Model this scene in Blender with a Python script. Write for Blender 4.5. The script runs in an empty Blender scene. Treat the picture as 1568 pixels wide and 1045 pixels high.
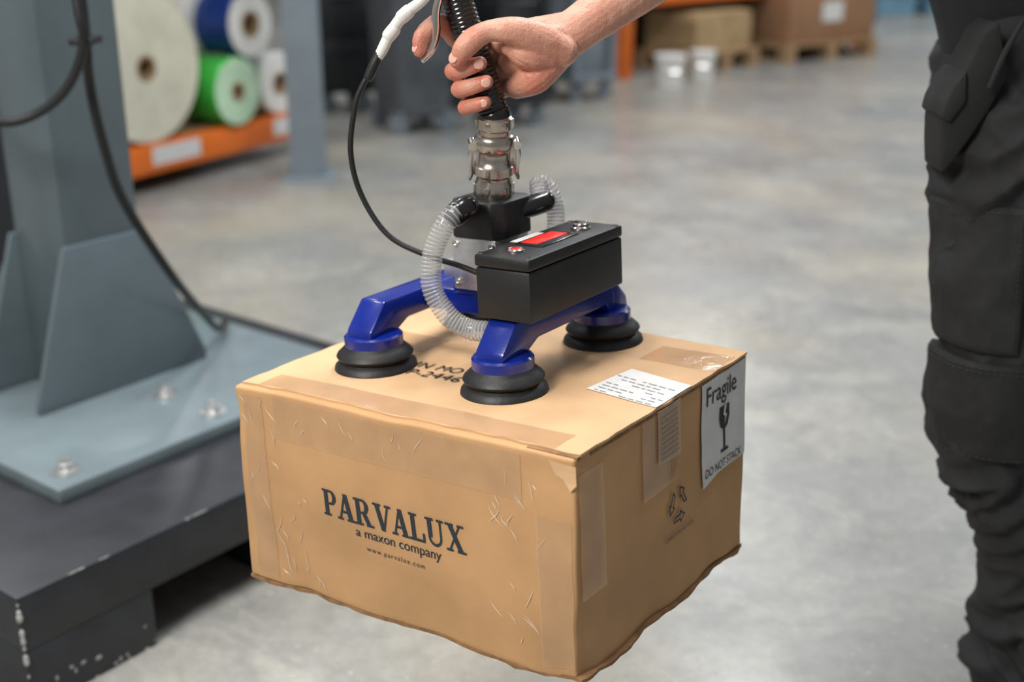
import bpy, bmesh, math, random
from mathutils import Vector, Matrix, Euler, noise
random.seed(3)
S=bpy.context.scene
COL=S.collection
rad=math.radians
try:
    S.view_settings.view_transform='Standard'
    S.view_settings.look='None'
except Exception: pass

# ------------------------------------------------------------ materials
def mat(name,col,rough=.5,metal=0,var=.0,scale=20,bump=0,bscale=60,coat=0,col2=None,spec=.5,alpha=1,emit=None,es=0,trans=0,detail=4,stretch=None,tint=None):
    m=bpy.data.materials.new(name);m.use_nodes=True;nt=m.node_tree;N=nt.nodes;L=nt.links
    p=N['Principled BSDF'];p.inputs['Base Color'].default_value=(*col,1);p.inputs['Roughness'].default_value=rough
    p.inputs['Metallic'].default_value=metal;p.inputs['Specular IOR Level'].default_value=spec
    p.inputs['Coat Weight'].default_value=coat;p.inputs['Alpha'].default_value=alpha
    p.inputs['Transmission Weight'].default_value=trans
    if emit: p.inputs['Emission Color'].default_value=(*emit,1);p.inputs['Emission Strength'].default_value=es
    tc=N.new('ShaderNodeTexCoord');src=tc.outputs['Object']
    if stretch:
        mp=N.new('ShaderNodeMapping');mp.inputs['Scale'].default_value=stretch;L.new(src,mp.inputs[0]);src=mp.outputs[0]
    cout=None
    if var or col2:
        n=N.new('ShaderNodeTexNoise');n.inputs['Scale'].default_value=scale;n.inputs['Detail'].default_value=detail;L.new(src,n.inputs['Vector'])
        r=N.new('ShaderNodeValToRGB');r.color_ramp.elements[0].position=.35;r.color_ramp.elements[1].position=.65
        c2=col2 or tuple(min(1,c*(1+var)) for c in col);c1=col if col2 else tuple(c*(1-var) for c in col)
        r.color_ramp.elements[0].color=(*c1,1);r.color_ramp.elements[1].color=(*c2,1)
        L.new(n.outputs['Fac'],r.inputs[0]);cout=r.outputs[0];L.new(cout,p.inputs['Base Color'])
    if tint:
        a=N.new('ShaderNodeAttribute');a.attribute_name='flush'
        x=N.new('ShaderNodeMix');x.data_type='RGBA';L.new(a.outputs['Fac'],x.inputs[0]);L.new(cout,x.inputs[6]);x.inputs[7].default_value=(*tint,1);L.new(x.outputs[2],p.inputs['Base Color'])
    if bump:
        n=N.new('ShaderNodeTexNoise');n.inputs['Scale'].default_value=bscale;n.inputs['Detail'].default_value=5;L.new(src,n.inputs['Vector'])
        b=N.new('ShaderNodeBump');b.inputs['Strength'].default_value=bump;b.inputs['Distance'].default_value=.002;L.new(n.outputs['Fac'],b.inputs['Height']);L.new(b.outputs[0],p.inputs['Normal'])
    return m

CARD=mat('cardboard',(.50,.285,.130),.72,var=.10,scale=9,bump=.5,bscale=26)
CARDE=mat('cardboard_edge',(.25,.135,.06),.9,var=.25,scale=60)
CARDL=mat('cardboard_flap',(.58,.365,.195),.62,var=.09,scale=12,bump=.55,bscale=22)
TAPE=mat('clear_tape',(.68,.45,.25),.10,var=.08,scale=30,bump=1.0,bscale=20,alpha=.24,coat=1)
INK=mat('printed_ink',(.014,.025,.040),.6)
INKB=mat('marker_ink',(.02,.018,.018),.6)
LABEL=mat('paper_label',(.66,.66,.65),.45,var=.05,scale=40,bump=.5,bscale=22)
BLUE=mat('blue_powder_coat',(.003,.016,.21),.26,var=.1,scale=50,bump=.06,bscale=300,coat=.4)
RUB=mat('rubber',(.012,.012,.013),.5,var=.2,scale=60,bump=.15,bscale=200)
ABS=mat('black_plastic',(.009,.010,.011),.42,bump=.25,bscale=900)
ABS2=mat('black_plastic_gloss',(.008,.008,.009),.22,coat=.3)
CHR=mat('chrome',(.72,.69,.66),.16,metal=1,var=.08,scale=40,bump=.05,bscale=80)
BRS=mat('nickel_fitting',(.56,.49,.43),.24,metal=1,var=.15,scale=60,bump=.1,bscale=100)
ALU=mat('aluminium',(.66,.66,.66),.35,metal=.85,var=.06,scale=80,bump=.1,bscale=200)
RED=mat('red_display',(.5,.01,.008),.25,emit=(1,.03,.02),es=.7)
REDB=mat('red_button',(.6,.03,.02),.25,coat=.5)
HOSE=mat('clear_hose',(.55,.56,.56),.06,alpha=.24,coat=1)
HOSER=mat('hose_spiral',(.62,.62,.62),.15,alpha=.38,coat=.5)
WHT=mat('white_sleeve',(.76,.75,.72),.4,var=.05,scale=60)
SKIN=mat('skin',(.55,.265,.185),.40,scale=38,col2=(.68,.39,.285),bump=.45,bscale=380,spec=.45,tint=(.56,.155,.105))
q=SKIN.node_tree.nodes['Principled BSDF']
q.inputs['Subsurface Weight'].default_value=.08
q.inputs['Subsurface Radius'].default_value=(.010,.004,.002)
q.inputs['Subsurface Scale'].default_value=.3
NAIL=mat('nail',(.74,.42,.34),.22,coat=.3)
CLOTH=mat('trouser_fabric',(.0155,.016,.0175),.8,var=.3,scale=14,bump=.5,bscale=900)
CLOTH2=mat('trouser_panel',(.0105,.011,.012),.8,var=.2,scale=20,bump=.5,bscale=900)
SEAM=mat('seam_thread',(.035,.035,.038),.8)
SHIRT=mat('shirt_fabric',(.012,.013,.017),.9,var=.2,scale=20,bump=.4,bscale=500)
HAIR=mat('hair',(.06,.035,.02),.6,var=.4,scale=90)
BOOT=mat('boot_leather',(.03,.025,.02),.5,var=.2,scale=30)
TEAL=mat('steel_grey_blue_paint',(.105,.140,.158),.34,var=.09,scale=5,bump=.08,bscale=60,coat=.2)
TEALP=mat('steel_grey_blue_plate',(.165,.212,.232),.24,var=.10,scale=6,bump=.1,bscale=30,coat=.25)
DARK=mat('charcoal_paint',(.018,.020,.025),.40,var=.25,scale=12,bump=.15,bscale=70)
SCUF=mat('bare_scuff',(.35,.35,.34),.6,var=.3,scale=90)
ORG=mat('orange_rack_paint',(.75,.16,.015),.4,var=.08,scale=10)
POST=mat('grey_post_paint',(.21,.255,.29),.45,var=.06,scale=6)
CREAM=mat('cream_roll',(.64,.62,.50),.6,var=.08,scale=8)
CREAMS=mat('cream_roll_side',(.53,.50,.39),.5,var=.1,scale=14)
WHR=mat('white_roll',(.72,.72,.69),.45,var=.05,scale=8)
GRN=mat('green_film',(.05,.45,.06),.3,var=.15,scale=9)
NAVY=mat('navy_film',(.01,.04,.20),.35,var=.15,scale=9)
CORE=mat('card_core',(.33,.22,.12),.8,var=.1,scale=20)
GBIN=mat('grey_bin',(.075,.083,.092),.5,var=.25,scale=5)
GDK=mat('dark_machine',(.018,.020,.023),.5,var=.3,scale=5)
GLT=mat('light_machine',(.18,.215,.245),.45,var=.15,scale=5)
WOOD=mat('pallet_wood',(.34,.215,.11),.8,var=.18,scale=12,stretch=(1,6,6))
BCARD=mat('brown_carton',(.31,.165,.085),.8,var=.06,scale=5)
TAN=mat('tan_stack',(.46,.32,.165),.8,var=.12,scale=9)
BLUP=mat('pale_blue_plastic',(.22,.42,.56),.5,var=.1,scale=6)
WALL=mat('painted_wall',(.60,.61,.61),.8,var=.04,scale=2)

def concrete():
    m=bpy.data.materials.new('concrete_floor');m.use_nodes=True;nt=m.node_tree;N=nt.nodes;L=nt.links;p=N['Principled BSDF']
    tc=N.new('ShaderNodeTexCoord')
    def nz(s,d=6,r=.6,dist=0,off=0):
        v=tc.outputs['Object']
        if off:
            mp=N.new('ShaderNodeMapping');mp.inputs['Location'].default_value=(off,off*1.7,0);L.new(v,mp.inputs[0]);v=mp.outputs[0]
        n=N.new('ShaderNodeTexNoise');n.inputs['Scale'].default_value=s;n.inputs['Detail'].default_value=d;n.inputs['Roughness'].default_value=r;n.inputs['Distortion'].default_value=dist;L.new(v,n.inputs['Vector']);return n.outputs['Fac']
    def ramp(src,stops):
        r=N.new('ShaderNodeValToRGB');e=r.color_ramp.elements
        e[0].position=stops[0][0];e[0].color=(*stops[0][1],1);e[1].position=stops[-1][0];e[1].color=(*stops[-1][1],1)
        for s,c in stops[1:-1]:
            q=e.new(s);q.color=(*c,1)
        L.new(src,r.inputs[0]);return r.outputs[0]
    def mix(f,a,b,t='MIX'):
        x=N.new('ShaderNodeMix');x.data_type='RGBA';x.blend_type=t
        if isinstance(f,(int,float)):x.inputs[0].default_value=f
        else:L.new(f,x.inputs[0])
        for i,v in ((6,a),(7,b)):
            if isinstance(v,tuple):x.inputs[i].default_value=(*v,1)
            else:L.new(v,x.inputs[i])
        return x.outputs[2]
    base=ramp(nz(.8,4,.55,.3),[(.30,(.205,.215,.215)),(.48,(.265,.262,.245)),(.66,(.37,.335,.265))])
    pale=ramp(nz(3.2,8,.72,.9,5),[(.48,(0,0,0)),(.66,(.7,.7,.7))])
    c=mix(pale,base,(.41,.395,.35))
    dk=ramp(nz(2.0,6,.65,.5,11),[(.56,(0,0,0)),(.75,(.45,.45,.45))])
    c=mix(dk,c,(.20,.195,.185))
    fine=ramp(nz(22,6,.75),[(.35,(.78,.78,.78)),(.62,(1.08,1.08,1.08))])
    c=mix(.75,c,fine,'MULTIPLY')
    sp=ramp(nz(75,2,.5),[(.67,(0,0,0)),(.73,(.8,.8,.8))])
    c=mix(sp,c,(.48,.48,.45))
    L.new(c,p.inputs['Base Color'])
    rr=ramp(nz(2.2,5,.6),[(.35,(.24,.24,.24)),(.65,(.42,.42,.42))]);L.new(rr,p.inputs['Roughness'])
    b=N.new('ShaderNodeBump');b.inputs['Strength'].default_value=.08;b.inputs['Distance'].default_value=.004;L.new(nz(14,6,.6),b.inputs['Height']);L.new(b.outputs[0],p.inputs['Normal'])
    return m
FLOOR=concrete()

# ------------------------------------------------------------ mesh helpers
def empty(name,parent=None):
    o=bpy.data.objects.new(name,None);COL.objects.link(o);o.parent=parent;o.empty_display_size=.05;return o
def obj(name,geo,m,parent=None,smooth=True,ang=40):
    v,f=geo
    me=bpy.data.meshes.new(name);me.from_pydata([tuple(q) for q in v],[],f);me.validate()
    bm=bmesh.new();bm.from_mesh(me);bmesh.ops.recalc_face_normals(bm,faces=bm.faces);bm.to_mesh(me);bm.free()
    me.materials.append(m)
    o=bpy.data.objects.new(name,me);COL.objects.link(o);o.parent=parent
    if smooth:
        for p in me.polygons:p.use_smooth=True
        try: me.set_sharp_from_angle(angle=rad(ang))
        except Exception: pass
    return o
def join(*gs):
    V=[];F=[]
    for v,f in gs:
        k=len(V);V+=list(v);F+=[tuple(i+k for i in q) for q in f]
    return V,F
def xf(g,fn):
    if isinstance(fn,Matrix):
        return [fn@Vector(p) for p in g[0]],g[1]
    return [fn(*p) for p in g[0]],g[1]
def bm_out(bm):
    bm.verts.ensure_lookup_table();v=[x.co.copy() for x in bm.verts];f=[tuple(q.index for q in x.verts) for x in bm.faces];bm.free();return v,f
def box(x0,x1,y0,y1,z0,z1,bev=0,seg=2):
    bm=bmesh.new();bmesh.ops.create_cube(bm,size=1)
    for q in bm.verts:
        q.co=Vector(((x0+x1)/2+q.co.x*(x1-x0),(y0+y1)/2+q.co.y*(y1-y0),(z0+z1)/2+q.co.z*(z1-z0)))
    if bev: bmesh.ops.bevel(bm,geom=list(bm.edges),offset=bev,segments=seg,profile=.5,affect='EDGES')
    bm.verts.index_update();return bm_out(bm)
def prism(poly,h0,h1,plane='xy',bev=0):
    bm=bmesh.new()
    def c(a,b,h):
        return (a,b,h) if plane=='xy' else ((a,h,b) if plane=='xz' else (h,a,b))
    A=[bm.verts.new(c(a,b,h0)) for a,b in poly];B=[bm.verts.new(c(a,b,h1)) for a,b in poly]
    bm.faces.new(A);bm.faces.new(B[::-1]);n=len(poly)
    for i in range(n): bm.faces.new((A[i],B[i],B[(i+1)%n],A[(i+1)%n]))
    bmesh.ops.recalc_face_normals(bm,faces=bm.faces)
    if bev: bmesh.ops.bevel(bm,geom=list(bm.edges),offset=bev,segments=2,profile=.5,affect='EDGES')
    bm.verts.index_update();return bm_out(bm)
def lathe(prof,n=40,closed=False):
    V=[];F=[]
    for r,z in prof:
        for k in range(n):
            a=2*math.pi*k/n;V.append(Vector((r*math.cos(a),r*math.sin(a),z)))
    m=len(prof)
    for i in range(m-1 if not closed else m):
        j=(i+1)%m
        for k in range(n):
            l=(k+1)%n;F.append((i*n+k,i*n+l,j*n+l,j*n+k))
    if not closed:
        F.append(tuple(range(n))[::-1]);F.append(tuple((m-1)*n+k for k in range(n)))
    return V,F
def axis_mat(p,d):
    d=Vector(d).normalized();return Matrix.Translation(Vector(p))@d.to_track_quat('Z','Y').to_matrix().to_4x4()
def catmull(P,sub=8):
    P=[Vector(p) for p in P];out=[]
    for i in range(len(P)-1):
        a=P[i-1] if i>0 else P[i]*2-P[i+1];b=P[i];c=P[i+1];d=P[i+2] if i+2<len(P) else P[i+1]*2-P[i]
        for k in range(sub):
            t=k/sub;out.append(.5*((2*b)+(c-a)*t+(2*a-5*b+4*c-d)*t*t+(3*b-a-3*c+d)*t**3))
    out.append(P[-1]);return out
def tube(P,R,n=14,sub=8,spline=True,round_ends=True,flat=None):
    P=[Vector(p) for p in P]
    if not isinstance(R,(list,tuple)):R=[R]*len(P)
    if spline:
        q=catmull([(*p,) for p in P],sub)
        rr=[v.x for v in catmull([(r,0,0) for r in R],sub)]
    else:q=P;rr=list(R)
    if round_ends:
        t0=(q[0]-q[1]).normalized();t1=(q[-1]-q[-2]).normalized();a0=[];a1=[]
        for s in (.3,.6,.85,.97):
            a0.insert(0,(q[0]+t0*rr[0]*s,rr[0]*math.sqrt(1-s*s)));a1.append((q[-1]+t1*rr[-1]*s,rr[-1]*math.sqrt(1-s*s)))
        rr=[r for _,r in a0]+rr+[r for _,r in a1];q=[p for p,_ in a0]+q+[p for p,_ in a1]
    V=[];F=[];T=(q[1]-q[0]).normalized();up=Vector((0,0,1)) if abs(T.z)<.9 else Vector((0,1,0))
    nrm=(up-T*up.dot(T)).normalized()
    for i,p in enumerate(q):
        t=(q[min(i+1,len(q)-1)]-q[max(i-1,0)]).normalized()
        nrm=(nrm-t*nrm.dot(t)).normalized();b=t.cross(nrm)
        for k in range(n):
            a=2*math.pi*k/n;o=(nrm*math.cos(a)+b*math.sin(a))*rr[i]
            if flat:
                ax=Vector(flat[0]).normalized();o=o-ax*o.dot(ax)*(1-flat[1])
            V.append(p+o)
    m=len(q)
    for i in range(m-1):
        for k in range(n):
            l=(k+1)%n;F.append((i*n+k,i*n+l,(i+1)*n+l,(i+1)*n+k))
    F.append(tuple(range(n))[::-1]);F.append(tuple((m-1)*n+k for k in range(n)))
    return V,F
def spiral(P,R,r,pitch,n=6):
    q=catmull(P,24);L=0;out=[];T=(q[1]-q[0]).normalized();nrm=Vector((0,0,1));nrm=(nrm-T*nrm.dot(T)).normalized()
    dens=[]
    for i in range(len(q)-1):
        for k in range(6): dens.append(q[i].lerp(q[i+1],k/6))
    for i in range(1,len(dens)-1):
        t=(dens[i+1]-dens[i-1]).normalized();nrm=(nrm-t*nrm.dot(t)).normalized();b=t.cross(nrm);L+=(dens[i]-dens[i-1]).length
        a=2*math.pi*L/pitch;out.append(dens[i]+(nrm*math.cos(a)+b*math.sin(a))*R)
    return tube(out,r,n=n,spline=False,round_ends=False)
def ellipsoid(c,r,rotm=None,n=20):
    prof=[(max(1e-4,math.sin(math.pi*i/14)),-math.cos(math.pi*i/14)) for i in range(15)]
    v,f=lathe(prof,n);R=rotm or Matrix.Identity(3)
    return [Vector(c)+R@Vector((p.x*r[0],p.y*r[1],p.z*r[2])) for p in v],f
def remesh(geo,voxel,smooth=4,fac=.5):
    me=bpy.data.meshes.new('tmp');me.from_pydata([tuple(q) for q in geo[0]],[],geo[1])
    bm=bmesh.new();bm.from_mesh(me);bmesh.ops.recalc_face_normals(bm,faces=bm.faces);bm.to_mesh(me);bm.free()
    o=bpy.data.objects.new('tmp',me);COL.objects.link(o)
    r=o.modifiers.new('r','REMESH');r.mode='VOXEL';r.voxel_size=voxel;r.adaptivity=0
    s=o.modifiers.new('s','SMOOTH');s.factor=fac;s.iterations=smooth
    dg=bpy.context.evaluated_depsgraph_get();e=o.evaluated_get(dg);m=bpy.data.meshes.new_from_object(e)
    v=[x.co.copy() for x in m.vertices];nn=[x.normal.copy() for x in m.vertices];f=[tuple(p.vertices) for p in m.polygons]
    bpy.data.objects.remove(o);bpy.data.meshes.remove(me);bpy.data.meshes.remove(m)
    return v,f,nn
def text_geo(body,size,sx=1,spacing=1,align='LEFT'):
    c=bpy.data.curves.new('t','FONT');c.body=body;c.size=size;c.space_character=spacing;c.align_x=align
    o=bpy.data.objects.new('t',c);COL.objects.link(o)
    dg=bpy.context.evaluated_depsgraph_get();m=bpy.data.meshes.new_from_object(o.evaluated_get(dg))
    v=[Vector((x.co.x*sx,x.co.y,0)) for x in m.vertices];f=[tuple(p.vertices) for p in m.polygons]
    bpy.data.objects.remove(o);bpy.data.curves.remove(c);bpy.data.meshes.remove(m);return v,f

# ------------------------------------------------------------ camera
cd=bpy.data.cameras.new('camera');cam=bpy.data.objects.new('camera',cd);COL.objects.link(cam);S.camera=cam
cam.location=(0,0,1.25);cam.rotation_euler=(rad(70),0,0);cd.sensor_width=36;cd.lens=43.25;cd.clip_end=100
cd.dof.use_dof=True;cd.dof.focus_distance=1.38;cd.dof.aperture_fstop=2.6

# ------------------------------------------------------------ room
obj('floor',([(-7,-4,0),(13,-4,0),(13,20,0),(-7,20,0)],[(0,1,2,3)]),FLOOR,smooth=False)
obj('wall_back',box(-7,13,20,20.2,0,6),WALL,smooth=False)
obj('wall_left',box(-7.2,-7,-4,20.2,0,6),WALL,smooth=False)
obj('wall_right',box(13,13.2,-4,20.2,0,6),WALL,smooth=False)

# ------------------------------------------------------------ carton
M=Matrix.Translation((.062,1.107,.721))@Matrix.Rotation(rad(-35.47),4,'Z')@Matrix.Rotation(rad(-.67),4,'X')@Matrix.Rotation(rad(-4),4,'Y')
def Lc(x,v,w): return M@Vector((x,v,w))
def warp(p):
    p=Vector(p)
    a=noise.noise_vector(p*5.5+Vector((3,1,7)))*.0035+noise.noise_vector(p*19+Vector((9,2,1)))*.0014
    a.z*=.35
    for c,r,d in (((-.004,0,-.01),.030,(-.003,.004,-.004)),((-.006,0,-.20),.03,(-.004,.003,0)),((-.49,0,-.03),.03,(.004,.002,-.003)),((0,.15,-.255),.04,(-.004,0,.003)),((-.25,0,0),.04,(0,.0,-.002)),((0,.30,-.25),.04,(-.003,0,.004)),((-.006,0,-.255),.03,(-.005,.004,.006)),((-.40,0,-.255),.03,(0,.003,.003)),((-.2,0,-.255),.04,(0,.003,.002))):
        l=(p-Vector(c)).length/r
        if l<2.5:a+=Vector(d)*math.exp(-l*l)
    return M@(p+a)
def cobj(name,geo,m,smooth=True,ang=60,maxlen=.016):
    bm=bmesh.new();vs=[bm.verts.new(tuple(p)) for p in geo[0]]
    for f in geo[1]:
        try:bm.faces.new([vs[i] for i in f])
        except ValueError:pass
    bmesh.ops.triangulate(bm,faces=[f for f in bm.faces if len(f.verts)>4])
    for _ in range(6):
        es=[e for e in bm.edges if e.calc_length()>maxlen]
        if not es:break
        bmesh.ops.subdivide_edges(bm,edges=es,cuts=1,use_grid_fill=True)
    bmesh.ops.triangulate(bm,faces=[f for f in bm.faces if len(f.verts)>4])
    bm.verts.index_update();g=bm_out(bm)
    return obj(name,([warp(p) for p in g[0]],g[1]),m,carton,smooth,ang)
carton=empty('cardboard_box')
def carton_body():
    C={(0,0,0):(0,0,0),(1,0,0):(-.496,0,0),(0,1,0):(0,.393,0),(1,1,0):(-.50,.432,0),
       (0,0,1):(-.006,0,-.262),(1,0,1):(-.503,0,-.258),(0,1,1):(0,.383,-.258),(1,1,1):(-.50,.40,-.258)}
    bm=bmesh.new();bmesh.ops.create_cube(bm,size=1)
    for q in bm.verts:
        k=(0 if q.co.x>0 else 1,0 if q.co.y<0 else 1,0 if q.co.z>0 else 1);q.co=Vector(C[k])
    bmesh.ops.bevel(bm,geom=list(bm.edges),offset=.0035,segments=3,profile=.5,affect='EDGES')
    bmesh.ops.subdivide_edges(bm,edges=[e for e in bm.edges if e.calc_length()>.1],cuts=45,use_grid_fill=True)
    bm.verts.index_update();return bm_out(bm)
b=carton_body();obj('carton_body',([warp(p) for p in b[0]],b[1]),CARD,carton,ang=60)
def ragged_sheet(x0,x1,y0,y1,z,t,amp,seed,nx=40,ny=40,back=0):
    V=[];F=[]
    for s in (0,1):
        for i in range(nx+1):
            for j in range(ny+1):
                x=x0+(x1-x0)*i/nx;y=y0+(y1-y0)*j/ny
                y+=back*(1-i/nx)*(j/ny)
                if i in(0,nx): x+=amp*noise.noise(Vector((seed,y*40,0)))
                if j in(0,ny): y+=amp*noise.noise(Vector((x*40,seed,3)))
                V.append(Vector((x,y,z-s*t)))
    def id(s,i,j):return s*(nx+1)*(ny+1)+i*(ny+1)+j
    for i in range(nx):
        for j in range(ny):
            F.append((id(0,i,j),id(0,i+1,j),id(0,i+1,j+1),id(0,i,j+1)));F.append((id(1,i,j),id(1,i,j+1),id(1,i+1,j+1),id(1,i+1,j)))
    for i in range(nx):
        F.append((id(0,i,0),id(1,i,0),id(1,i+1,0),id(0,i+1,0)));F.append((id(0,i,ny),id(0,i+1,ny),id(1,i+1,ny),id(1,i,ny)))
    for j in range(ny):
        F.append((id(0,0,j),id(0,0,j+1),id(1,0,j+1),id(1,0,j)));F.append((id(0,nx,j),id(1,nx,j),id(1,nx,j+1),id(0,nx,j+1)))
    return V,F
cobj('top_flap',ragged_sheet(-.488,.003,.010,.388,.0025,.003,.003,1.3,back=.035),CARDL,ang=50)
cobj('flap_gap',join(box(-.002,.0016,.03,.385,-.0058,-.0008),box(-.06,.001,.004,.0105,-.003,.0010)),CARDE,smooth=False)
cobj('bottom_flap_edge',ragged_sheet(-.505,.0015,-.0005,.385,-.2585,.004,.005,5.1),CARDE,ang=50)
cobj('torn_flap_corner',([Vector(p) for p in ((-.030,-.0025,-.004),(.0035,-.0022,-.006),(.0035,-.002,-.026),(-.004,-.0028,-.034),(-.012,-.0026,-.022),(-.022,-.0026,-.018))],[(0,1,2,3,4,5)]),CARDL,smooth=False)
def front(px,pw,off=.0012): return lambda x,y,z:Vector((px+x,-off,pw+y))
def side(pv,pw,off=.0014,sc=1): return lambda x,y,z:Vector((off,pv+x*sc,pw+y*sc))
def topm(px,pv,off=.004,rot=0):
    c,s=math.cos(rot),math.sin(rot);return lambda x,y,z:Vector((px+x*c-y*s,pv+x*s+y*c,off))
def quad(a,b,c,d):return [Vector((*a,0)),Vector((*b,0)),Vector((*c,0)),Vector((*d,0))],[(0,1,2,3)]
def rect(x0,y0,x1,y1):return quad((x0,y0),(x1,y0),(x1,y1),(x0,y1))
def diag(xb,xt,w,y0=0,y1=1):return quad((xb,y0),(xb+w,y0),(xt+w,y1),(xt,y1))
def arc(cx,cy,rx,ry,ix,iy,a0,a1,n=16):
    V=[];F=[]
    for k in range(n+1):
        a=rad(a0+(a1-a0)*k/n);V+=[Vector((cx+rx*math.cos(a),cy+ry*math.sin(a),0)),Vector((cx+ix*math.cos(a),cy+iy*math.sin(a),0))]
    for k in range(n):F.append((2*k,2*k+2,2*k+3,2*k+1))
    return V,F
sh=.085
def gP():return [rect(.1,0,.3,1),rect(0,0,.42,sh),rect(0,1-sh,.15,1),rect(.3,1-.09,.46,1),rect(.3,.44,.46,.53),arc(.46,.72,.3,.28,.11,.19,-90,90)]
def gR():return gP()+[diag(.66,.38,.22,0,.5),rect(.6,0,1.0,sh)]
def gA():return [diag(.1,.44,.09),diag(.64,.38,.22),rect(0,0,.32,sh),rect(.54,0,.98,sh),rect(.25,.28,.7,.37)]
def gV():return [diag(.38,.08,.22),diag(.46,.78,.09),rect(0,1-sh,.42,1),rect(.64,1-sh,.98,1)]
def gL():return [rect(.1,0,.3,1),rect(0,1-sh,.42,1),rect(0,0,.78,.1),rect(.68,0,.78,.34)]
def gU():return [rect(.1,.3,.3,1),rect(.72,.3,.81,1),rect(0,1-sh,.42,1),rect(.6,1-sh,.95,1),arc(.455,.32,.355,.33,.265,.23,180,360)]
def gX():return [diag(.66,.1,.24),diag(.1,.72,.09),rect(0,0,.34,sh),rect(.56,0,1.0,sh),rect(0,1-sh,.42,1),rect(.62,1-sh,.95,1)]
word=[(gP,.76),(gA,.93),(gR,1.0),(gV,.93),(gA,.96),(gL,.84),(gU,1.0),(gX,1.0)]
gs=[];cx=0
for g,w in word:
    for piece in g(): gs.append(([p+Vector((cx,0,0)) for p in piece[0]],piece[1]))
    cx+=w+.045
W0=.214/cx;H0=.034
gg=join(*gs);gg=([Vector((p.x*W0,p.y*H0,0)) for p in gg[0]],gg[1])
cobj('printed_wordmark',xf(gg,front(-.357,-.1405)),INK,smooth=False)
cobj('printed_tagline',xf(text_geo('a maxon company',.0175,1.0,1.0),front(-.310,-.1565)),INK,smooth=False)
cobj('printed_web_address',xf(text_geo('www.parvalux.com',.0088,1,1.32),front(-.296,-.1735)),INK,smooth=False)
cobj('marker_writing',xf(join(text_geo('IN MOTOR',.026,.9,1.1),xf(text_geo('P-2446',.026,1,1.1),Matrix.Translation((.01,-.026,0)))),topm(-.335,.148)),INKB,smooth=False)
lab=[( .270,-.006),(.384,-.004),(.383,-.130),(.31,-.131),(.276,-.139),(.270,-.10)]
cobj('fragile_label',xf(prism(lab,0,.0006),lambda a,b,c:Vector((.0018+c,a,b))),LABEL,smooth=False,maxlen=.008)
cobj('fragile_text',xf(text_geo('Fragile',.034,.90,1.0),side(.278,-.036,.0034)),INKB,smooth=False,maxlen=.008)
cobj('fragile_text_lower',xf(text_geo('DO NOT STACK',.0155,.82,1.0),side(.278,-.127,.0034)),INKB,smooth=False,maxlen=.008)
glass=join(quad((-.011,.022),(-.0115,.008),(.0115,.008),(.011,.022)),quad((-.0115,.008),(-.008,-.002),(.008,-.002),(.0115,.008)),quad((-.008,-.002),(-.0018,-.006),(.0018,-.006),(.008,-.002)),rect(-.0018,-.029,.0018,-.006),rect(-.009,-.032,.009,-.0285))
cobj('glass_symbol',xf(glass,side(.326,-.072,.0034,1.1)),INKB,smooth=False)
crk=join(quad((-.001,.0225),(-.003,.012),(.001,.013),(.004,.0225)),quad((-.003,.012),(.001,.009),(.005,.011),(.001,.013)),([Vector((.001,.009,0)),Vector((0,0,0)),Vector((.005,.011,0))],[(0,1,2)]))
cobj('glass_crack',xf(crk,side(.326,-.072,.0038,1.1)),LABEL,smooth=False)
rec=[]
for k in range(3):
    R=Matrix.Rotation(rad(120*k),4,'Z')
    pts=[(-.010,-.016),(.004,-.016),(.004,-.0195),(.013,-.0135),(.004,-.0075),(.004,-.0110),(-.007,-.0110)]
    for i in range(len(pts)):
        a=Vector((*pts[i],0));b=Vector((*pts[(i+1)%len(pts)],0));d=(b-a).normalized();n=Vector((-d.y,d.x,0))*.0009
        rec.append(xf(([a-n-d*.0006,b-n+d*.0006,b+n+d*.0006,a+n-d*.0006],[(0,1,2,3)]),R))
cobj('recycle_symbol',xf(join(*rec,xf(text_geo('CORRUGATED RECYCLES',.0062,.85),Matrix.Translation((-.028,-.032,0)))),side(.211,-.134,.0020,1.15)),INK,smooth=False)
cobj('shipping_label',prism([(-.1,.178),(-.088,.262),(.003,.243),(.002,.160)],.0032,.0038),LABEL,smooth=False,maxlen=.008)
lines=[]
for i in range(7):
    x=-.09
    while x<-.008:
        w=random.uniform(.004,.012);y=.232-.009*i+(x+.09)*-.18
        if random.random()<.8: lines.append(([Vector((x,y,.0043)),Vector((x+w,y-.18*w,.0043)),Vector((x+w,y-.18*w+.0022,.0043)),Vector((x,y+.0022,.0043))],[(0,1,2,3)]))
        x+=w+.003
cobj('label_printing',join(*lines),mat('faint_print',(.30,.30,.32),.6),smooth=False)
cobj('label_over_edge',xf(prism([(.160,-.002),(.214,-.002),(.214,-.07),(.160,-.065)],0,.0005),lambda a,b,c:Vector((.0038+c,a,b))),mat('label_translucent',(.60,.46,.33),.35,alpha=.45,bump=.3),smooth=False)
g=[]
for i in range(9):
    for j in range(7): g.append(rect(.167+.006*j,-.062+.0062*i,.167+.006*j+.0036,-.062+.0062*i+.0020))
cobj('label_grid',xf(join(*g),lambda a,b,c:Vector((.0049,a,b))),mat('grid_print',(.34,.25,.18),.6),smooth=False)
def strip_front(x0,x1,w0,w1,off=.0009):return box(x0,x1,-off-.0004,-off,w0,w1)
def strip_side(v0,v1,w0,w1,off=.0009):return box(off,off+.0004,v0,v1,w0,w1)
def strip_top(x0,x1,v0,v1,off=.0029):return box(x0,x1,v0,v1,off,off+.0004)
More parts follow.
